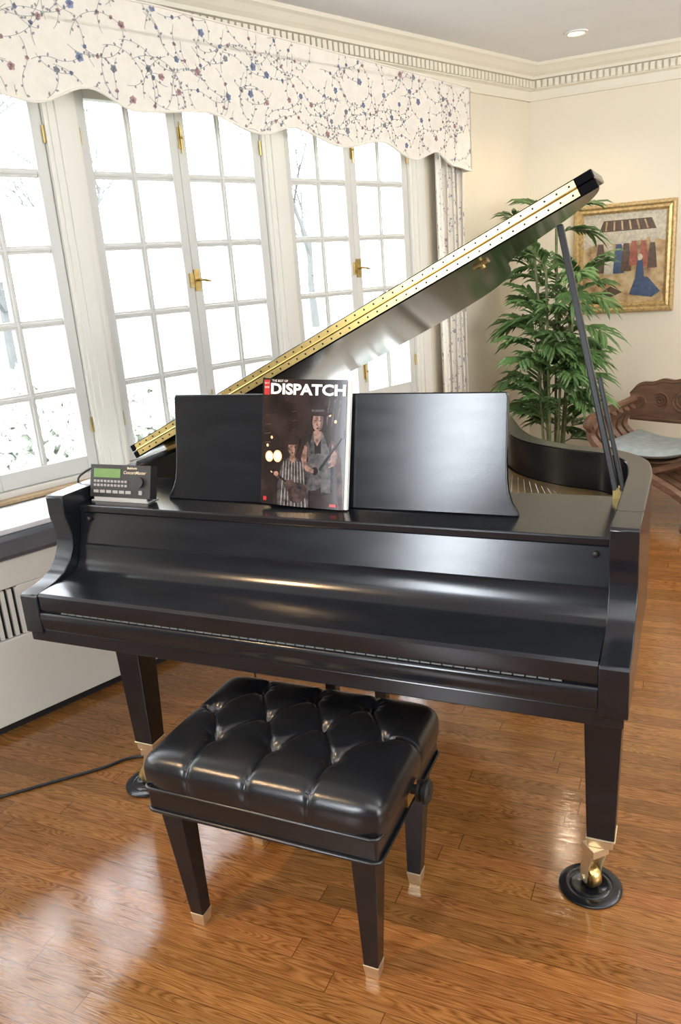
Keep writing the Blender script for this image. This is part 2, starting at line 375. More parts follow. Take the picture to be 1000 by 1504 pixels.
# ------------------------------------------------------------ fabric print
def floral(b,L0,L1,H0,H1,inside,fn,seed,step=.08):
    rnd=random.Random(seed); FL=[]
    def ok(*pts): return all(inside(*p) for p in pts)
    def leaf(x,y,a,l,wd,mi):
        c,s_=math.cos(a),math.sin(a)
        P=[(x,y),(x+c*l*.3-s_*wd,y+s_*l*.3+c*wd),(x+c*l*.7-s_*wd*.9,y+s_*l*.7+c*wd*.9),(x+c*l,y+s_*l),(x+c*l*.7+s_*wd*.9,y+s_*l*.7-c*wd*.9),(x+c*l*.3+s_*wd,y+s_*l*.3-c*wd)]
        if ok(*P): b.poly([fn(*p) for p in P],mi)
    def flower(x,y,r,mi,gap=.05):
        if any((x-p)**2+(y-q)**2<gap*gap for p,q in FL): return
        FL.append((x,y))
        k=5; a0=rnd.uniform(0,6)
        for i in range(k): leaf(x,y,a0+i*2*PI/k,r,r*.42,mi)
        for i in range(3): leaf(x,y,a0+.5+i*2.1,r*.45,r*.2,rnd.choice((1,4)))
    x=L0
    while x<L1:
        y=H0
        while y<H1:
            px,py=x+rnd.uniform(-.03,.03),y+rnd.uniform(-.03,.03); an=rnd.uniform(0,2*PI); cv=rnd.choice((-1,1))*rnd.uniform(5,12); side=1
            nk=rnd.randint(34,62); curl=rnd.choice((0,1,1))
            for k in range(nk):
                cv+=rnd.uniform(-.25,.25)
                if curl and k>nk*.6: cv*=1.055
                if k==nk//2 and rnd.random()<.5: cv=-cv
                an+=cv*.0045; qx,qy=px+math.cos(an)*.0045,py+math.sin(an)*.0045
                nx,ny=-math.sin(an)*.00075,math.cos(an)*.00075
                P=[(px+nx,py+ny),(px-nx,py-ny),(qx-nx,qy-ny),(qx+nx,qy+ny)]
                if ok(*P): b.poly([fn(*p) for p in P],1)
                if k%7==6:
                    side=-side; leaf(qx,qy,an+side*rnd.uniform(.6,1.3),rnd.uniform(.009,.015),.0036,rnd.choice((1,2,2)))
                if k==14 and rnd.random()<.6: flower(qx,qy,.0085,rnd.choice((3,4,4)),.03)
                px,py=qx,qy
            flower(px,py,rnd.uniform(.012,.0175),rnd.choice((3,3,2,4)),.058)
            y+=step
        x+=step
# valance
KP=[(-1.4,2.12),(-1.0,2.16),(-.6,2.10),(-.1,2.15),(.3,2.11),(.5,2.12),(.694,2.090),(.907,2.152),(1.1,2.09),(1.407,2.11),(1.70,2.047),(1.88,2.084),(2.196,2.02),(2.462,2.056),(2.72,1.985),(2.90,2.03),(3.05,1.965),(3.21,1.945)]
def zb(t):
    if t<=KP[0][0]: return KP[0][1]
    for (a,za),(c,zc) in zip(KP,KP[1:]):
        if t<=c:
            s=(t-a)/(c-a); s=(1-math.cos(PI*s))/2; return za+(zc-za)*s
    return KP[-1][1]
VD=.15
def vz(t): return 2.366+.047*max(0,min(2.0,3.21-t))
b=MB(); b.T=WT; NS=150
ts=[-1.4+(3.21+1.4)*i/NS for i in range(NS+1)]
Ft=[b.a((t,VD,vz(t))) for t in ts]; Fb=[b.a((t,VD,zb(t))) for t in ts]; Bt=[b.a((t,VD-.012,vz(t))) for t in ts]; Bb=[b.a((t,VD-.012,zb(t))) for t in ts]
for i in range(NS):
    b.face((Fb[i],Fb[i+1],Ft[i+1],Ft[i])); b.face((Bb[i+1],Bb[i],Bt[i],Bt[i+1])); b.face((Fb[i+1],Fb[i],Bb[i],Bb[i+1])); b.face((Ft[i],Ft[i+1],Bt[i+1],Bt[i]))
b.box(3.198,3.21,0.005,VD,1.945,2.366); b.box(-1.4,-1.388,.005,VD,2.12,2.366); b.box(-1.4,3.21,.005,VD,2.35,2.362)
floral(b,-.1,3.2,1.96,2.48,lambda a,c: -1.39<a<3.205 and zb(a)+.006<c<vz(a)-.006,lambda a,c:(a,VD+.0012,c),3,.078)
b.tube([(t,VD+.002,zb(t)) for t in ts],.004,6,0); b.tube([(t,VD+.002,vz(t)-.003) for t in ts],.004,6,0)
b.build('valance',['fab','vine','leaf','blue','rose'],recalc=False,label='long scalloped cream valance printed with flowering vines above the windows',cat='valance')
# curtain
def cfn(a,z,off=0):
    s=a/.85; ph=s*2*PI*4.5
    return (2.985+.215*s+.010*math.sin(2*ph),.075+.032*math.sin(ph)+off+.006*math.sin(z*2+s*9),z)
b=MB(); b.T=WT
b.grid(lambda u,v:cfn(u*.85,.02+v*2.3),110,20)
floral(b,0,.85,.02,2.3,lambda a,c:.005<a<.845 and .03<c<2.3,lambda a,c:cfn(a,c,.0018),5,.10)
b.build('curtain',['fab','vine','leaf','blue','rose'],recalc=False,smooth=50,label='long pleated floral curtain hanging at the right end of the windows',cat='curtain')
# ------------------------------------------------------------ downlight
R=empty('ceiling_downlight',(.895,3.474,ZC),label='small round recessed ceiling light with warm glow',cat='ceiling light')
b=MB(); b.lathe([(.062,ZC-.001),(.062,ZC-.008),(.045,ZC-.010),(.040,ZC-.004),(.040,ZC-.001)],(.895,3.474,0),28); b.build('trim_ring','white',R,smooth=40)
b=MB(); b.lathe([(.038,ZC-.001),(.038,ZC-.005),(.02,ZC-.009)],(.895,3.474,0),24); b.build('bulb','lampw',R,smooth=40)
# ------------------------------------------------------------ painting
R=empty('painting',(1.11,YB,1.08),label='old painting in a carved gilt frame on the back wall behind the palm',cat='painting')
x0,x1,z0,z1=.81,1.413,1.083,1.742
b=MB()
pf=[(0,0),(0,.022),(.008,.034),(.02,.036),(.03,.026),(.045,.030),(.055,.018),(.06,.006),(.06,0)]
C4=[(x0,z0,1,1),(x1,z0,-1,1),(x1,z1,-1,-1),(x0,z1,1,-1)]
rings=[[b.a((cx+sx*p,YB-.002-q,cz+sz*p)) for p,q in pf] for cx,cz,sx,sz in C4]
for i in range(4):
    A,B=rings[i],rings[(i+1)%4]
    for j in range(len(pf)-1): b.face((A[j],B[j],B[j+1],A[j+1]))
for i in range(60):   # carved beads round the rim
    for (a,c) in ((x0+.013+(x1-x0-.026)*i/59,z0+.013),(x0+.013+(x1-x0-.026)*i/59,z1-.013),(x0+.013,z0+.013+(z1-z0-.026)*i/59),(x1-.013,z0+.013+(z1-z0-.026)*i/59)):
        b.box(a-.0028,a+.0028,YB-.043,YB-.036,c-.0028,c+.0028)
b.build('frame','gold',R,bevel=0)
b=MB(); b.box(x0+.055,x1-.055,YB-.009,YB-.002,z0+.055,z1-.055)
pc=[0]
def pp(pts,mi): pc[0]+=1; b.poly([(x0+.055+x*.493,YB-.0095-.0002*pc[0],z0+.055+z*.549) for x,z in pts],mi)
pp([(0,.62),(.25,.70),(.5,.64),(.8,.72),(1,.66),(1,1),(0,1)],3)
pp([(.25,.92),(.82,.92),(.88,.80),(.20,.80)],4)
for i in range(6): pp([(.28+i*.09,.91),(.30+i*.09,.91),(.29+i*.10,.81),(.27+i*.10,.81)],0)
def fig(x,z,h,mi):
    pp([(x-h*.16,z),(x-h*.12,z+h*.55),(x-h*.08,z+h*.8),(x+h*.08,z+h*.8),(x+h*.13,z+h*.5),(x+h*.18,z)],mi)
    pp([(x+h*.085*math.cos(k*PI/5),z+h*.9+h*.1*math.sin(k*PI/5)) for k in range(10)],3)
for x,z,h,mi in ((.22,.35,.40,4),(.33,.33,.42,3),(.44,.34,.40,2),(.53,.36,.38,4),(.62,.42,.33,1),(.74,.40,.35,1),(.84,.38,.34,4),(.70,.18,.36,2)): fig(x,z,h,mi)
pp([(.58,.10),(.66,.30),(.80,.28),(.95,.12),(.85,.06)],2); pp([(.2,.12),(.35,.2),(.5,.13),(.36,.08)],4)
b.build('canvas',['paint','pred','pblue','pstone','pdark'],R,recalc=False)
# ------------------------------------------------------------ palm
PX,PY=.81,3.40
R=empty('potted_palm',(PX,PY,0),label='tall green indoor palm standing in the corner beside the painting',cat='plant')
b=MB(); b.lathe([(.12,0),(.15,.02),(.17,.28),(.18,.30),(.165,.30),(.155,.27),(.0,.27)],(PX,PY,0),28); b.build('pot','pot',R,smooth=40)
b=MB(); b.lathe([(.155,.262),(.155,.275),(.02,.282)],(PX,PY,0),24); b.build('soil','soil',R)
rnd=random.Random(21); sb=MB(); lb=MB(); top=[]
for i in range(9):
    a=i*2*PI/9+.3; r0=rnd.uniform(.02,.08); h=.62+.82*((i*4)%9)/8
    p0=V((PX+math.cos(a)*r0,PY+math.sin(a)*r0,.27)); p1=p0+V((math.cos(a)*h*.04,math.sin(a)*h*.04,h*.6)); p2=p0+V((math.cos(a)*h*.07,math.sin(a)*h*.05,h-.1))
    P=cr([p0,p1,p2],6); sb.tube(P,.008,7); top.append((P,a))
def frond(p,dr,L):
    P=[]; q=V(p); d=V(dr).normalized()
    n=8
    for i in range(n+1):
        P.append(q.copy()); q=q+d*L/n; d=(d+V((0,0,-.13))).normalized()
    sb.tube(P,[.0035-.00025*i for i in range(n+1)],5)
    for i in range(2,n+1):
        t=(P[i]-P[i-1]).normalized(); sd=t.cross(V((0,0,1))).normalized(); 
        for s in ((-1,1) if i<n else (-1,1,0)):
            ll=L*(.78-.28*abs(i/n-.5))*rnd.uniform(.85,1.15)
            dd=(t*(.95 if s else 1)+sd*s*.75+V((0,0,rnd.uniform(-.2,.15)))).normalized()
            wd=dd.cross(V((0,0,1))).normalized()*ll*.088; k=V((0,0,-.005))
            m=P[i]+dd*ll*.35; m2=P[i]+dd*ll*.72+V((0,0,-ll*.10)); e=P[i]+dd*ll+V((0,0,-ll*.32))
            a=lb.a(P[i]); c1=lb.a(m+wd+k); c2=lb.a(m+V((0,0,.005))); c3=lb.a(m-wd+k); f1=lb.a(m2+wd*.8+k); f2=lb.a(m2+V((0,0,.004))); f3=lb.a(m2-wd*.8+k); ee=lb.a(e)
            lb.face((a,c1,c2)); lb.face((a,c2,c3)); lb.face((c1,f1,f2,c2)); lb.face((c2,f2,f3,c3)); lb.face((f1,ee,f2)); lb.face((f2,ee,f3))
for P,a in top:
    for k in range(12):
        idx=rnd.uniform(.2,1) if k>2 else 1; p=P[int(idx*(len(P)-1))]; aa=a+rnd.uniform(-2.2,2.2)
        frond(p,(math.cos(aa),math.sin(aa)*.8,rnd.uniform(.4,2.0)),rnd.uniform(.17,.245))
sb.build('stem','cane',R,smooth=60); lb.build('foliage','frond',R,recalc=False)
# ------------------------------------------------------------ curule chair
CL=V((1.41,3.30,0)); CR=math.radians(-22); CS=.96
R=empty('folding_armchair',CL,CR,label='carved brown wood curule armchair with crossed curved legs by the back wall',cat='chair'); R.scale=(CS,CS,CS)
for s in (-1,1):
    for j,yy in enumerate((-.21,-.13,-.05,.03,.11,.19)):
        b=MB(); yy+=.02*s
        P=cr([(-s*.30,yy,.02),(-s*.30,yy,.10),(-s*.21,yy,.20),(0,yy,.30),(s*.21,yy,.385),(s*.32,yy,.48),(s*.31,yy,.56),(s*.27,yy,.61)],6)
        b.tube(P,[.030]*len(P),6,flat=1.0); b.build('leg_slat','walnut',R,smooth=30,local=True)
for s in (-1,1):
    b=MB(); P=cr([(s*.29,-.30,.545),(s*.29,-.325,.575),(s*.29,-.30,.605),(s*.29,-.22,.615),(s*.29,-.1,.625),(s*.29,.1,.63),(s*.29,.25,.64)],5); b.tube(P,[.025]*len(P),8,flat=1.0)
    b.lathe([(.0,-.036),(.028,-.034),(.033,-.02),(.033,.02),(.028,.034),(.0,.036)],(s*.29,-.30,.575),16,'x'); b.build('arm','walnut',R,smooth=40,local=True)
    b=MB(); b.box(s*.29-.036,s*.29+.036,-.27,.25,0,.055); b.lathe([(.0,-.038),(.038,-.036),(.038,.036),(.0,.038)],(s*.29,-.28,.038),14,'x'); b.build('foot_rail','walnut',R,bevel=.01,local=True)
b=MB()
def bk(u,v,o):
    x=(u-.5)*.62; zt=.69+.075*max(0,math.cos((u-.5)*PI*1.05))**.35+.006*math.cos((u-.5)*10*PI); zl=.51-.015*math.cos((u-.5)*PI)
    return (x,.235+.05*math.cos((u-.5)*PI)+o,zl+(zt-zl)*v)
b.grid(lambda u,v:bk(u,v,-.014),36,4); b.grid(lambda u,v:bk(u,v,.014),36,4)
for v in (0,1):
    for i in range(36): b.poly([bk(i/36,v,-.014),bk((i+1)/36,v,-.014),bk((i+1)/36,v,.014),bk(i/36,v,.014)])
for v in (0,1):
    for i in range(4): b.poly([bk(v,i/4,-.014),bk(v,(i+1)/4,-.014),bk(v,(i+1)/4,.014),bk(v,i/4,.014)])
for (u,rr) in ((.5,.065),(.28,.048),(.72,.048),(.1,.03),(.9,.03)):
    for r_ in (rr,rr*.62,rr*.25):
        c=V(bk(u,.5,-.016)); b.tube([c+V((math.cos(a*PI/8)*r_,0,math.sin(a*PI/8)*r_)) for a in range(17)],.006,6)
for v in (.06,.94): b.tube([bk(i/24,v,-.016) for i in range(25)],.006,6)
b.build('backrest','walnut',R,smooth=50,local=True)
b=MB()
def cush(u,v,top):
    x=(u-.5)*2; y=(v-.5)*2; h=(max(0,1-abs(x)**5)*max(0,1-abs(y)**5))**.5
    return (x*.25,y*.22,.452-.05*(1-x*x)+top*.034*h)
o_=MB()
o_.grid(lambda u,v:(((u-.5)*.54),((v-.5)*.44),.40-.05*(1-((u-.5)*2)**2)),16,2); o_.grid(lambda u,v:(((u-.5)*.54),((v-.5)*.44),.412-.05*(1-((u-.5)*2)**2)),16,2)
o_.build('seat','walnut',R,local=True,smooth=40)
b.grid(lambda u,v:cush(u,v,1),20,20); b.grid(lambda u,v:cush(u,v,-.75),20,20)
o=b.build('seat_cushion','velvet',smooth=60,label='pale blue grey cushion lying on the carved curule armchair',cat='cushion'); o.location=CL; o.rotation_euler=(0,0,CR); o.scale=(CS,CS,CS)
# ------------------------------------------------------------ PIANO
PN=empty('grand_piano',(.74,.9,0),label='black grand piano with raised lid and closed fallboard in front of the windows',cat='piano')
PL=[(1.48,.26),(1.48,.45),(1.478,.60),(1.455,.72),(1.38,.81),(1.26,.86),(1.15,.94),(1.075,1.07),(1.02,1.22),(.95,1.40),(.83,1.57),(.66,1.68),(.46,1.72),(.25,1.70),(.09,1.60),(.01,1.45),(0,1.1),(0,.7),(0,.26)]
path=[V((p.x,p.y)) for p in cr([(x,y,0) for x,y in PL],5)]
def offs(path,d):
    out=[]
    for i,p in enumerate(path):
        t=(path[min(i+1,len(path)-1)]-path[max(i-1,0)]).normalized(); n=V((-t.y,t.x)); out.append(p+n*d)
    return out
inner=offs(path,.055)
b=MB(); Z0,Z1=.64,.955
O0=[b.a((p.x,p.y,Z0)) for p in path]; O1=[b.a((p.x,p.y,Z1)) for p in path]; I0=[b.a((p.x,p.y,Z0)) for p in inner]; I1=[b.a((p.x,p.y,Z1)) for p in inner]
for i in range(len(path)-1):
    b.face((O0[i],O0[i+1],O1[i+1],O1[i])); b.face((I0[i+1],I0[i],I1[i],I1[i+1])); b.face((O1[i],O1[i+1],I1[i+1],I1[i])); b.face((O0[i+1],O0[i],I0[i],I0[i+1]))
b.face((O0[0],O1[0],I1[0],I0[0])); b.face((O0[-1],I0[-1],I1[-1],O1[-1]))
b.build('rim','ebony',PN,smooth=40,bevel=.003)
ap=[(0,.628),(0,.728),(.004,.734),(.03,.737),(.075,.744),(.11,.757),(.138,.782),(.155,.812),(.16,.84),(.156,.87),(.149,.89),(.147,.905),(.147,.95),(.152,.955),(.262,.955),(.262,.628)]
for x0,x1 in ((0,.055),(1.425,1.48)):
    b=MB(); b.prism(ap,lambda y,z:(x0,y,z),lambda y,z:(x1,y,z)); b.build('arm','ebony',PN,smooth=25,bevel=.002)
b=MB(); b.box(.008,1.472,.006,.52,.603,.64); b.build('keybed','ebony',PN,bevel=.003)
b=MB(); b.prism([(.003,.641),(.003,.652),(.001,.656),(.001,.678),(.003,.684),(.006,.686),(.0105,.686),(.0105,.641)],lambda y,z:(.056,y,z),lambda y,z:(1.424,y,z)); b.build('key_slip','ebony',PN,smooth=50)
for k in range(52):
    b=MB(); x=.118+k*.0239; b.box(x,x+.0205,.0115,.18,.670,.6885); b.build('key','ivory',PN)
for x0,x1 in ((.056,.117),(1.362,1.424)):
    b=MB(); b.box(x0,x1,.0115,.2,.641,.689); b.build('key_block','ebony',PN)
fp=[(.013,.6895),(.006,.6925),(.005,.697),(.005,.730),(.012,.7365),(.05,.7385),(.125,.742),(.148,.748),(.163,.760),(.173,.78),(.178,.80),(.179,.812),(.186,.815),(.207,.894),(.228,.894),(.205,.80),(.19,.735),(.17,.722),(.04,.716),(.028,.6895)]
b=MB(); b.prism(fp,lambda y,z:(.0565,y,z),lambda y,z:(1.4235,y,z)); FB=b.build('fallboard','ebony',PN,smooth=28)
for x,y,z in ((.09,.197,.88),(1.395,.197,.88)):
    b=MB(); b.lathe([(.006,.004),(.006,-.003),(.003,-.005)],(x,y,z),12,'y'); b.build('screw','rubber',FB,smooth=40)
b=MB(); b.box(.056,1.424,.200,.50,.896,.916); b.box(.056,1.424,.225,.245,.80,.896); b.build('music_shelf','ebony',PN,bevel=.004)
# desk
hw=[(.468,0),(.463,.012),(.452,.030),(.444,.052),(.440,.08),(.438,.12),(.438,.266),(.434,.275)]
dp=[(.752+x,h) for x,h in hw]+[(.750-x,h) for x,h in hw[::-1]]
dl=math.atan2(.044,.268); 
def D(x,h,o=0): return (x,.298+h*math.sin(dl)-o*math.cos(dl),.917+h*math.cos(dl)+o*math.sin(dl))
b=MB(); b.prism(dp,lambda x,h:D(x,h,0),lambda x,h:D(x,h,-.018)); b.build('music_desk','ebony',PN,smooth=20,bevel=.003)
for x0,x1 in ((.5,.53),(.96,.99)):
    b=MB(); b.box(x0,x1,.31,.45,.917,.93); xm=(x0+x1)/2; b.tube([(xm,.44,.925),(xm,.34,1.1)],.006,6); b.build('desk_support','ebonyD',PN)
# interior
inn=offs(path,.06); ip=[(p.x,p.y) for p in inn if p.y>.5]; ip=[(1.42,.5)]+ip+[(.06,.5)]
b=MB(); b.prism(ip,lambda x,y:(x,y,.838),lambda x,y:(x,y,.85)); b.build('plate','plate',PN)
b=MB(); b.prism(ip,lambda x,y:(x,y,.70),lambda x,y:(x,y,.712)); b.build('soundboard','spruce',PN)
b=MB()
for k in range(60):
    x=.10+k*.0215; ye=min(1.58,max(.65,.70+ (1.3-x)*.95)); b.tube([(x,.52,.866),(x*.93+.02,ye,.866)],.0007,4)
b.build('strings','steel',PN,kind='stuff')
b=MB(); b.box(.07,1.41,.50,.56,.85,.872); 
for k in range(60):
    for j in range(2): b.tube([(.09+k*.022,.515+j*.022,.872),(.09+k*.022,.515+j*.022,.895)],.003,5,1)
b.build('pin_block',['plate','steel'],PN)
b=MB(); b.box(.06,1.42,.5,.56,.62,.70); b.hexa([(.6,.5,.64),(.7,.5,.64),(.5,1.65,.64),(.4,1.65,.64),(.6,.5,.69),(.7,.5,.69),(.5,1.65,.69),(.4,1.65,.69)]); b.build('beam','ebonyD',PN)
# lid
LA=math.radians(25.3); YF=.55
def LD(x,y,z): return (x*math.cos(LA)-z*math.sin(LA),y,.962+x*math.sin(LA)+z*math.cos(LA))
LT=lambda p: LD(p.x,p.y,p.z)
LPL=[(1.48,.26),(1.48,.45),(1.478,.58),(1.45,.69),(1.38,.80),(1.285,.88),(1.195,.97),(1.125,1.12),(1.085,1.33),(1.02,1.57),(.89,1.80),(.70,1.92),(.48,1.95),(.25,1.92),(.09,1.80),(.01,1.6),(0,1.1),(0,.7),(0,.26)]
lpath=[V((p.x,p.y)) for p in cr([(x,y,0) for x,y in LPL],5)]
lo_=[p for p in offs(lpath,-.012) if p.y>YF+.02]; lp=[(1.492,YF)]+[(p.x,p.y) for p in lo_]+[(-.012,YF)]
b=MB(); b.T=LT; b.prism(lp,lambda x,y:(x,y,0),lambda x,y:(x,y,.022)); b.build('lid','ebonyG',PN,smooth=30,bevel=.003)
b=MB(); b.T=LT; b.prism([(-.012,YF),(1.492,YF),(1.492,YF+.20),(-.012,YF+.20)],lambda x,y:(x,y,.0235),lambda x,y:(x,y,.0435)); b.build('lid_flap','ebonyG',PN,bevel=.003)
b=MB(); b.T=LT
b.box(.01,1.45,YF-.0015,YF+.002,.004,.0205,0); b.box(.01,1.45,YF-.0015,YF+.002,.025,.0405,0)
b.tube([(.01,YF-.002,.0228),(1.45,YF-.002,.0228)],.0028,8,0)
for k in range(49):
    x=.03+k*.0293
    b.lathe([(.0028,-.0006),(.002,-.0022)],(x,YF-.0015,.012),8,'y',1); b.lathe([(.0028,-.0006),(.002,-.0022)],(x,YF-.0015,.033),8,'y',1)
b.build('piano_hinge',['brass','ebonyD'],PN)
for y in (.7,1.3):
    b=MB(); b.box(-.006,-.001,y,y+.08,.93,.965); b.tube([(-.006,y,.963),(-.006,y+.08,.963)],.006,8); b.build('butt_hinge','brass',PN)
b=MB(); b.T=LT; b.box(1.14,1.18,.68,.71,-.006,0); b.lathe([(.008,-.014),(.008,0)],(1.16,.695,0),12,'z'); b.build('prop_socket','brassD',PN)
def stick(b,p,q,wd,th):
    p,q=V(p),V(q); t=(q-p).normalized(); s=t.cross(V((0,1,0))).normalized()*wd/2; n_=t.cross(s).normalized()*th/2
    b.hexa([p-s-n_,p+s-n_,p+s+n_,p-s+n_,q-s-n_,q+s-n_,q+s+n_,q-s+n_])
b=MB(); stick(b,(1.406,.49,.93),(1.258,.60,1.53),.015,.016); b.build('prop_stick','ebonyD',PN,bevel=.003)
b=MB(); stick(b,(1.422,.487,.935),(1.360,.528,1.19),.010,.013); b.build('short_prop','ebonyD',PN,bevel=.002)
b=MB(); b.box(1.400,1.425,.478,.500,.905,.935); b.lathe([(.006,-.016),(.006,.016)],(1.412,.489,.935),10,'y'); b.build('prop_hinge','brass',PN)
# legs
def cup(x,y,label):
    b=MB(); b.lathe([(.063,0),(.0735,.002),(.074,.006),(.069,.010),(.062,.009),(.058,.011),(.050,.009),(.046,.012),(.038,.012),(.034,.008),(.0,.008)],(x,y,0),40)
    b.build('caster_cup','ebony',smooth=50,label=label,cat='caster cup',group='caster cups under the piano legs')
for (x,y,rot,lb_) in ((1.415,.265,-.8,'black round caster cup on the floor under the right front piano leg'),(.11,.27,.5,'black round caster cup behind the bench under the left front piano leg'),(.42,1.45,.2,'black round caster cup under the rear leg below the piano tail')):
    b=MB(); b.taper(x,y,.158,.60 if y<1 else .64,.062,.088); L=b.build('leg','ebony',PN,bevel=.003)
    b=MB(); b.taper(x,y,.135,.158,.055,.059); b.taper(x,y,.157,.163,.066,.066); b.build('ferrule','brassP',L,bevel=.002)
    ca,sa=math.cos(rot),math.sin(rot); ox,oy=x-.022,y-.006
    b=MB(); b.T=lambda p:V((ox+p.x*ca-p.y*sa,oy+p.x*sa+p.y*ca,p.z))
    for y0,y1 in ((-.022,-.017),(.017,.022)):
        b.prism([(-.010,.026),(.010,.026),(.014,.06),(.032,.118),(.0,.118),(-.012,.06)],lambda a,z:(a,y0,z),lambda a,z:(a,y1,z))
    b.box(-.008,.036,-.022,.022,.114,.135); b.tube([(0,-.026,.038),(0,.026,.038)],.007,10)
    b.build('caster_fork','brassP',L,bevel=.001)
    b=MB(); b.T=lambda p:V((ox+p.x*ca-p.y*sa,oy+p.x*sa+p.y*ca,p.z))
    b.lathe([(.012,-.014),(.026,-.013),(.0285,-.008),(.0285,.008),(.026,.013),(.012,.014)],(0,0,.037),24,'y'); b.build('caster_wheel','brass',L,smooth=40)
    cup(ox,oy,lb_)
# lyre
b=MB(); b.box(.60,.88,.36,.48,.585,.603); b.taper(.665,.42,.12,.59,.03,.035); b.taper(.815,.42,.12,.59,.03,.035); b.box(.60,.88,.36,.48,.07,.12); LY=b.build('pedal_lyre','ebony',PN,bevel=.003)
for x in (.69,.74,.79):
    b=MB(); b.tube([(x,.42,.09),(x,.34,.092),(x,.28,.085),(x,.26,.075)],[.008,.009,.013,.010],8); b.build('pedal','brass',LY,smooth=50)
# ------------------------------------------------------------ songbook
dlb=math.atan2(.058,.31); RO=.036
def BK(a,h,o=0):
    bow=.006*math.sin(PI*min(1,max(0,a/.237)))*0.9
    A=a*math.cos(RO)+h*math.sin(RO); H=h*math.cos(RO)-(a-.24)*math.sin(RO)
    return (.582+A,.270+H*math.sin(dlb)-(o+bow)*math.cos(dlb),.919+H*math.cos(dlb)+(o)*math.sin(dlb))
R=empty('songbook',(.70,.275,.917),label='songbook with dark photo cover standing on the piano music desk',cat='book')
BW,BH=.226,.308
b=MB()
I=b.grid(lambda u,v:BK(u*BW,v*BH,.0),16,2); 
b.grid(lambda u,v:BK(u*BW,v*BH,-.001),16,2)
def P(pts,mi,o=.0003): b.poly([BK(x*BW/.232,y,o) for x,y in pts],mi)
def ell(cx,cy,rx,ry,mi,o,n=18,rot=0):
    P([(cx+rx*math.cos(2*PI*i/n)*math.cos(rot)-ry*math.sin(2*PI*i/n)*math.sin(rot),cy+rx*math.cos(2*PI*i/n)*math.sin(rot)+ry*math.sin(2*PI*i/n)*math.cos(rot)) for i in range(n)],mi,o)
# mats:0 cover 1 white 2 red 3 skin 4 grey 5 brown 6 glow 7 light grey
# taller guitarist on the right
P([(.112,.0),(.114,.09),(.122,.145),(.138,.172),(.158,.184),(.182,.178),(.205,.160),(.222,.12),(.228,.06),(.230,.0)],5)
P([(.148,.186),(.168,.186),(.170,.170),(.158,.150),(.146,.170)],3,.0005)
P([(.136,.178),(.148,.186),(.154,.12),(.150,.05),(.136,.04)],4,.0006); P([(.168,.186),(.184,.178),(.196,.12),(.198,.04),(.172,.04)],4,.0006)
P([(.141,.222),(.138,.20),(.132,.165),(.137,.150),(.145,.175),(.148,.19)],0,.00065); P([(.174,.224),(.182,.205),(.194,.165),(.188,.145),(.177,.17),(.170,.19)],0,.00065)
P([(.146,.222),(.144,.206),(.147,.194),(.153,.186),(.160,.184),(.168,.190),(.172,.202),(.173,.222)],3,.0007)
P([(.124,.226),(.135,.221),(.158,.224),(.182,.222),(.196,.228),(.180,.232),(.176,.246),(.166,.252),(.150,.252),(.142,.245),(.140,.231)],0,.0009)
P([(.141,.232),(.177,.233),(.176,.238),(.142,.237)],4,.0011)
for ex in (.150,.162): P([(ex-.001,.211),(ex+.003,.2125),(ex+.006,.211),(ex+.003,.2095)],0,.0009)
P([(.154,.193),(.158,.1945),(.163,.193),(.158,.191)],0,.0009); P([(.156,.206),(.159,.200),(.155,.199)],5,.0009)
P([(.164,.222),(.173,.222),(.172,.202),(.168,.190),(.163,.186),(.166,.205)],5,.0008)
P([(.198,.158),(.216,.125),(.206,.105),(.168,.092),(.165,.103),(.195,.118)],3,.0007)
ell(.146,.078,.036,.036,4,.0008,rot=.5); ell(.166,.108,.024,.026,4,.00082,rot=.5); ell(.154,.090,.009,.010,0,.0011)
P([(.164,.096),(.222,.178),(.226,.174),(.169,.091)],0,.0012); P([(.219,.174),(.226,.188),(.232,.184),(.226,.170)],4,.0012)
P([(.124,.150),(.116,.120),(.122,.092),(.150,.084),(.152,.093),(.131,.105),(.132,.148)],3,.0013)
# smaller performer in striped shirt, lower left
P([(.050,.0),(.050,.055),(.058,.092),(.070,.112),(.084,.120),(.102,.120),(.118,.110),(.132,.085),(.138,.045),(.140,.0)],4,.0014)
for i in range(8): P([(.060+i*.010,.0),(.066+i*.0078,.110),(.0675+i*.0078,.110),(.0622+i*.010,.0)],7,.0016)
P([(.085,.128),(.099,.128),(.101,.113),(.092,.106),(.083,.113)],3,.0017)
P([(.080,.150),(.079,.138),(.084,.127),(.092,.122),(.100,.127),(.105,.138),(.104,.151)],3,.0018)
P([(.097,.150),(.104,.151),(.105,.138),(.100,.127),(.096,.124),(.098,.138)],5,.0019)
P([(.076,.134),(.073,.150),(.076,.164),(.086,.173),(.100,.172),(.110,.163),(.111,.148),(.107,.134),(.104,.150),(.096,.155),(.084,.154),(.079,.148)],0,.0020)
for ex in (.084,.095): P([(ex,.1455),(ex+.003,.1465),(ex+.006,.1455),(ex+.003,.144)],0,.0020)
P([(.088,.131),(.092,.1325),(.096,.131),(.092,.129)],0,.0020)
ell(.108,.034,.028,.024,5,.0020,rot=.6); ell(.087,.050,.016,.015,5,.0021,rot=.6)
P([(.028,.084),(.095,.043),(.098,.048),(.031,.089)],0,.0022); ell(.046,.077,.007,.006,3,.0023); P([(.052,.06),(.044,.072),(.050,.078),(.062,.055)],4,.0021)
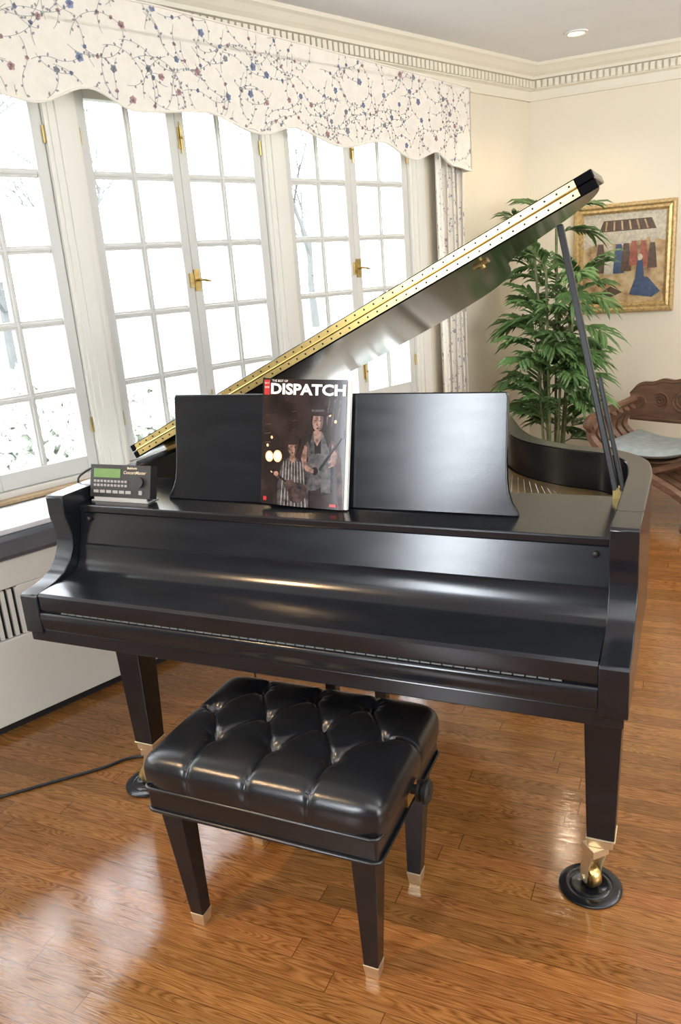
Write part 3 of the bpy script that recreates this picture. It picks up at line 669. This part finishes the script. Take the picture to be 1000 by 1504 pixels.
# stage lights
for cx,cy,r_ in ((.024,.118,.012),(.048,.120,.013)): ell(cx,cy,r_,r_*1.15,6,.0005); ell(cx,cy,r_*.72,r_*.82,1,.0007)
for cx,cy in ((.032,.082),(.018,.145),(.030,.165),(.190,.225),(.205,.21)): ell(cx,cy,.0035,.004,6,.0005)
for i in range(4): P([(.008,.15+i*.022),(.10,.165+i*.022),(.10,.1665+i*.022),(.008,.152+i*.022)],5,.0003)
for i in range(3): P([(.18+i*.014,.20),(.184+i*.014,.20),(.19+i*.014,.262),(.186+i*.014,.262)],5,.0003)
b.text('THE BEST OF',.028,.300,.044,.005,lambda x,y:BK(x,y,.0022),1)
b.text('DISPATCH',.025,.270,.199,.027,lambda x,y:BK(x,y,.0024),1,bold=.038)
P([(.005,.268),(.022,.268),(.022,.304),(.005,.304)],2,.0010)
b.text('PLAY IT',.0065,.294,.013,.0045,lambda x,y:BK(x,y,.0016),1); b.text('GUITAR',.0065,.284,.013,.0045,lambda x,y:BK(x,y,.0016),1)
P([(.196,.006),(.214,.006),(.214,.013),(.196,.013)],2,.0020)
P([(.008,.008),(.018,.008),(.018,.018),(.008,.018)],2,.0010)
b.build('cover',['cover','cwhite','cred','cskin','cgrey','cbrn','cglow','cgreyl'],R,recalc=False)
b=MB(); b.prism([(0.002,.001),(BW+.008,.001),(BW+.008,BH-.003),(0.002,BH-.003)],lambda x,h:BK(x,h,-.0018),lambda x,h:BK(x,h,-.013)); b.build('page_block','paper',R)
# ------------------------------------------------------------ player controller
R=empty('player_control_unit',(.16,.27,.917),label='small black electronic control unit with green display on the piano left corner',cat='control unit')
tl=.28
def CU(a,h,o=0): return (.062+a,.246+h*math.sin(tl)-o*math.cos(tl),.928+h*math.cos(tl)+o*math.sin(tl))
b=MB(); b.prism([CU(0,0)[1:],CU(0,.088)[1:],CU(0,.088,-.028)[1:],CU(0,0,-.028)[1:]],lambda y,z:(.062,y,z),lambda y,z:(.262,y,z)); 
b.text('Baldwin',.124,.077,.032,.006,lambda x,y:CU(x,y,.001),2,bold=.02)
b.text('ConcertMaster',.112,.064,.074,.0085,lambda x,y:CU(x,y,.001),2,bold=.01,shear=.3)
b.build('body',['plast','btn','gprint'],R,bevel=0)
b=MB(); b.prism([(.012,.053),(.102,.053),(.102,.077),(.012,.077)],lambda x,y:CU(x,y,0),lambda x,y:CU(x,y,.0015)); b.build('display','lcd',R)
for r_,h in enumerate((.040,.029)):
    for k in range(10):
        b=MB(); x=.014+k*.0115; b.prism([(x,h),(x+.008,h),(x+.008,h+.006),(x,h+.006)],lambda x,y:CU(x,y,0),lambda x,y:CU(x,y,.003)); b.build('button','btn',R)
for k in range(6):
    b=MB(); x=.014+k*.0215; b.prism([(x,.011),(x+.017,.011),(x+.017,.019),(x,.019)],lambda x,y:CU(x,y,0),lambda x,y:CU(x,y,.003)); b.build('button','btn',R)
b=MB(); b.prism([(.165,.010),(.175,.010),(.175,.021),(.165,.021)],lambda x,y:CU(x,y,0),lambda x,y:CU(x,y,.003)); b.build('button','btn',R)
b=MB(); b.prism([(.166+.014*math.cos(i*PI/14),.043+.014*math.sin(i*PI/14)) for i in range(28)],lambda x,y:CU(x,y,0),lambda x,y:CU(x,y,.008)); b.build('dial','rubber',R,smooth=40)
b=MB(); b.box(.068,.256,.243,.29,.9165,.9195); b.box(.075,.25,.247,.251,.9165,.929); b.box(.075,.25,.27,.274,.9165,.934); b.build('stand','clear',R)
b=MB(); b.tube(cr([(.07,.30,.955),(.03,.33,.985),(-.01,.32,.975),(-.02,.30,.94),(-.02,.40,.80),(-.03,.5,.65)],6),.003,6); b.build('thin_cable','rubber',smooth=60,label='thin dark cable drooping behind the electronic control unit',cat='cable')
# ------------------------------------------------------------ BENCH
BX,BY=.767,0.0; hx,hy=.274,.20
R=empty('piano_bench',(BX,BY,0),label='black tufted leather piano bench with brass tipped legs before the piano',cat='bench')
b=MB(); b.box(BX-hx,BX+hx,BY-hy,BY+hy,.345,.402); b.build('apron','leather',R,bevel=.006)
b=MB(); 
for z,o in ((.347,.003),(.404,.004)):
    pts=[]; rr=.015
    for cx,cy,a0 in ((1,1,0),(-1,1,90),(-1,-1,180),(1,-1,270)):
        for k in range(4):
            a=math.radians(a0+k*30); pts.append((BX+cx*(hx+o-rr)+rr*math.cos(a),BY+cy*(hy+o-rr)+rr*math.sin(a),z))
    pts.append(pts[0]); b.tube(pts,.0045,8)
b.build('piping','leather',R,smooth=60)
rows=[(-.075,(-.162,-.015,.130)),(.035,(-.235,-.089,.057,.203)),(.14,(-.162,-.015,.130))]
BT=[(x,y) for y,xs in rows for x in xs]
SG=[]
for i,(x,y) in enumerate(BT):
    for j,(x2,y2) in enumerate(BT):
        if j>i and .05<abs(y2-y)<.13 and abs(x2-x)<.1: SG.append(((x,y),(x2,y2)))
for x in rows[0][1]: SG.append(((x,-.075),(x,-.26)))
for x in rows[2][1]: SG.append(((x,.14),(x,.26)))
SG.append(((.203,.035),(.33,.035))); SG.append(((-.235,.035),(-.33,.035)))
def sd(px,py,a,c):
    ax,ay=a; bx_,by_=c; dx,dy=bx_-ax,by_-ay; t=max(0,min(1,((px-ax)*dx+(py-ay)*dy)/(dx*dx+dy*dy))); return math.hypot(px-ax-t*dx,py-ay-t*dy)
CX,CY=hx+.020,hy+.010
CH=.081
def cus(u,v):
    a=(u-.5)*2; c=(v-.5)*2
    A=math.copysign(1-(1-abs(a))**2.0,a); C_=math.copysign(1-(1-abs(c))**2.0,c)
    x,y=A*CX,C_*CY
    e=(max(0,1-abs(A)**13)*max(0,1-abs(C_)**11))**.32
    wx=x+.0008*math.sin(y*55+x*20); wy=y+.0008*math.sin(x*48+1.3+y*25)
    cre=0
    for s in SG:
        d=sd(wx,wy,*s); cre=max(cre,.0100*math.exp(-(d/.0052)))
    dip=0; wr=0
    for i,(p,q) in enumerate(BT):
        r=math.hypot(x-p,y-q); dip=max(dip,.030*math.exp(-(r/.016)**1.2))
        if r>.006: wr+=.0006*math.sin(10*math.atan2(y-q,x-p)+i*1.7)*math.exp(-((r-.022)/.014)**2)
    h=(CH-cre-dip+wr)*e
    m=max(0,abs(A)+abs(C_)-1.72)/.28
    x*=1-.045*m*m; y*=1-.06*m*m
    if e<.85: x*=1-cre*1.0; y*=1-cre*1.6
    k=(1-e)**3; x*=1-.022*k; y*=1-.025*k
    return (BX+x,BY+y,.406+h)
b=MB(); b.grid(cus,240,180); b.build('cushion','leather',R,smooth=80,recalc=True)
for x,y in BT:
    b=MB(); b.lathe([(.010,0),(.009,.004),(.005,.007),(.001,.008)],(BX+x,BY+y,.406+CH-.030-.008),14); b.build('button','leather',R,smooth=60)
for sx in (-1,1):
    for sy in (-1,1):
        x,y=BX+sx*.234,BY+sy*.157
        b=MB(); P8=[]
        for z,wd,ox in ((.033,.034,0),(.346,.056,0)):
            cx,cy=(x,y); 
            if z<.1: cx,cy=BX+sx*.222,BY+sy*.145
            P8+=[(cx-wd/2,cy-wd/2,z),(cx+wd/2,cy-wd/2,z),(cx+wd/2,cy+wd/2,z),(cx-wd/2,cy+wd/2,z)]
        b.hexa(P8); L=b.build('leg','ebony',R,bevel=.002)
        b=MB(); b.taper(BX+sx*.222,BY+sy*.145,0,.034,.030,.0365); b.build('brass_tip','brassP',L,bevel=.0015)
b=MB(); b.box(BX+hx-.002,BX+hx+.004,-.03,.03,.355,.398); b.build('escutcheon','brass',R)
b=MB(); b.lathe([(.011,0),(.011,.012),(.020,.014),(.024,.017),(.024,.022),(.016,.024),(.016,.028),(.026,.030),(.027,.038),(.022,.042),(.011,.041),(.007,.043),(.0,.043)],(BX+hx+.003,0,.382),24,'x'); b.build('height_knob','rubber',R,smooth=40)
# ------------------------------------------------------------ cords
def fl(px,py):
    u=(px-500)/F; v=(py-752)/F; r=right*u+down*v+fwd; s=-CAM.z/r.z; p=CAM+r*s; return (p.x,p.y)
P=[fl(-60,1190),fl(0,1173),fl(80,1150),fl(150,1130),fl(203,1113)]
b=MB(); b.tube(cr([(x,y,.005) for x,y in P]+[(.16,.42,.005),(.2,.7,.005)],6),.005,8); b.build('power_cord','rubber',smooth=60,label='black power cord running across the wood floor to the left piano leg',cat='cord')
b=MB(); b.tube(cr([(.38,.45,.60),(.372,.47,.4),(.38,.5,.15),(.4,.56,.01),(.5,.75,.006)],6),.003,6); b.build('hanging_cable','rubber',smooth=60,label='thin cable hanging under the piano behind the bench',cat='cable')
# ------------------------------------------------------------ light
wd=bpy.data.worlds.new('world'); SC.world=wd; wd.use_nodes=True; t=wd.node_tree; bg=t.nodes['Background']
bg.inputs[0].default_value=(.89,.945,1,1); bg.inputs[1].default_value=9.3
def area(name,loc,tgt,sx,sy,en,col):
    ld=bpy.data.lights.new(name,'AREA'); ld.shape='RECTANGLE'; ld.size=sx; ld.size_y=sy; ld.energy=en; ld.color=col
    lo=bpy.data.objects.new(name,ld); COL.objects.link(lo); lo.location=loc; lo.rotation_euler=(V(tgt)-V(loc)).to_track_quat('-Z','Y').to_euler(); return lo
area('rear_window_light',(.0,-3.75,1.5),(.6,0,1.0),.5,1.9,95,(.86,.93,1))
area('side_fill',(4.9,-.6,1.45),(1,1.0,1.3),2.4,1.6,85,(.93,.96,1))  # added fill from the right; that wall has no window opening
area('ceiling_fill',(2.4,-.6,2.5),(2.2,0.4,0),2.6,2.6,50,(.94,.97,1))
area('ceiling_bounce_fill',(3.4,1.2,1.9),(3.0,1.4,2.6),1.2,1.2,65,(.98,.99,1))  # added fill aimed upward to brighten the ceiling, not a fixture in the room
for x,y,e in ((.895,3.474,12),(2.6,2.6,30)):
    ld=bpy.data.lights.new('downlight_bulb','SPOT'); ld.energy=e; ld.spot_size=2.2; ld.spot_blend=.6; ld.shadow_soft_size=.035; ld.color=(1,.8,.55)
    lo=bpy.data.objects.new('downlight_bulb',ld); COL.objects.link(lo); lo.location=(x,y,ZC-.03)
x,y=-.54,-1.5
ld=bpy.data.lights.new('downlight_bulb','SPOT'); ld.energy=150; ld.spot_size=.8; ld.spot_blend=.8; ld.shadow_soft_size=.035; ld.color=(1,.66,.36)
lo=bpy.data.objects.new('downlight_bulb',ld); COL.objects.link(lo); lo.location=(x,y,ZC-.03); lo.rotation_euler=(V((.74,.2,.8))-V((x,y,ZC))).to_track_quat('-Z','Y').to_euler()
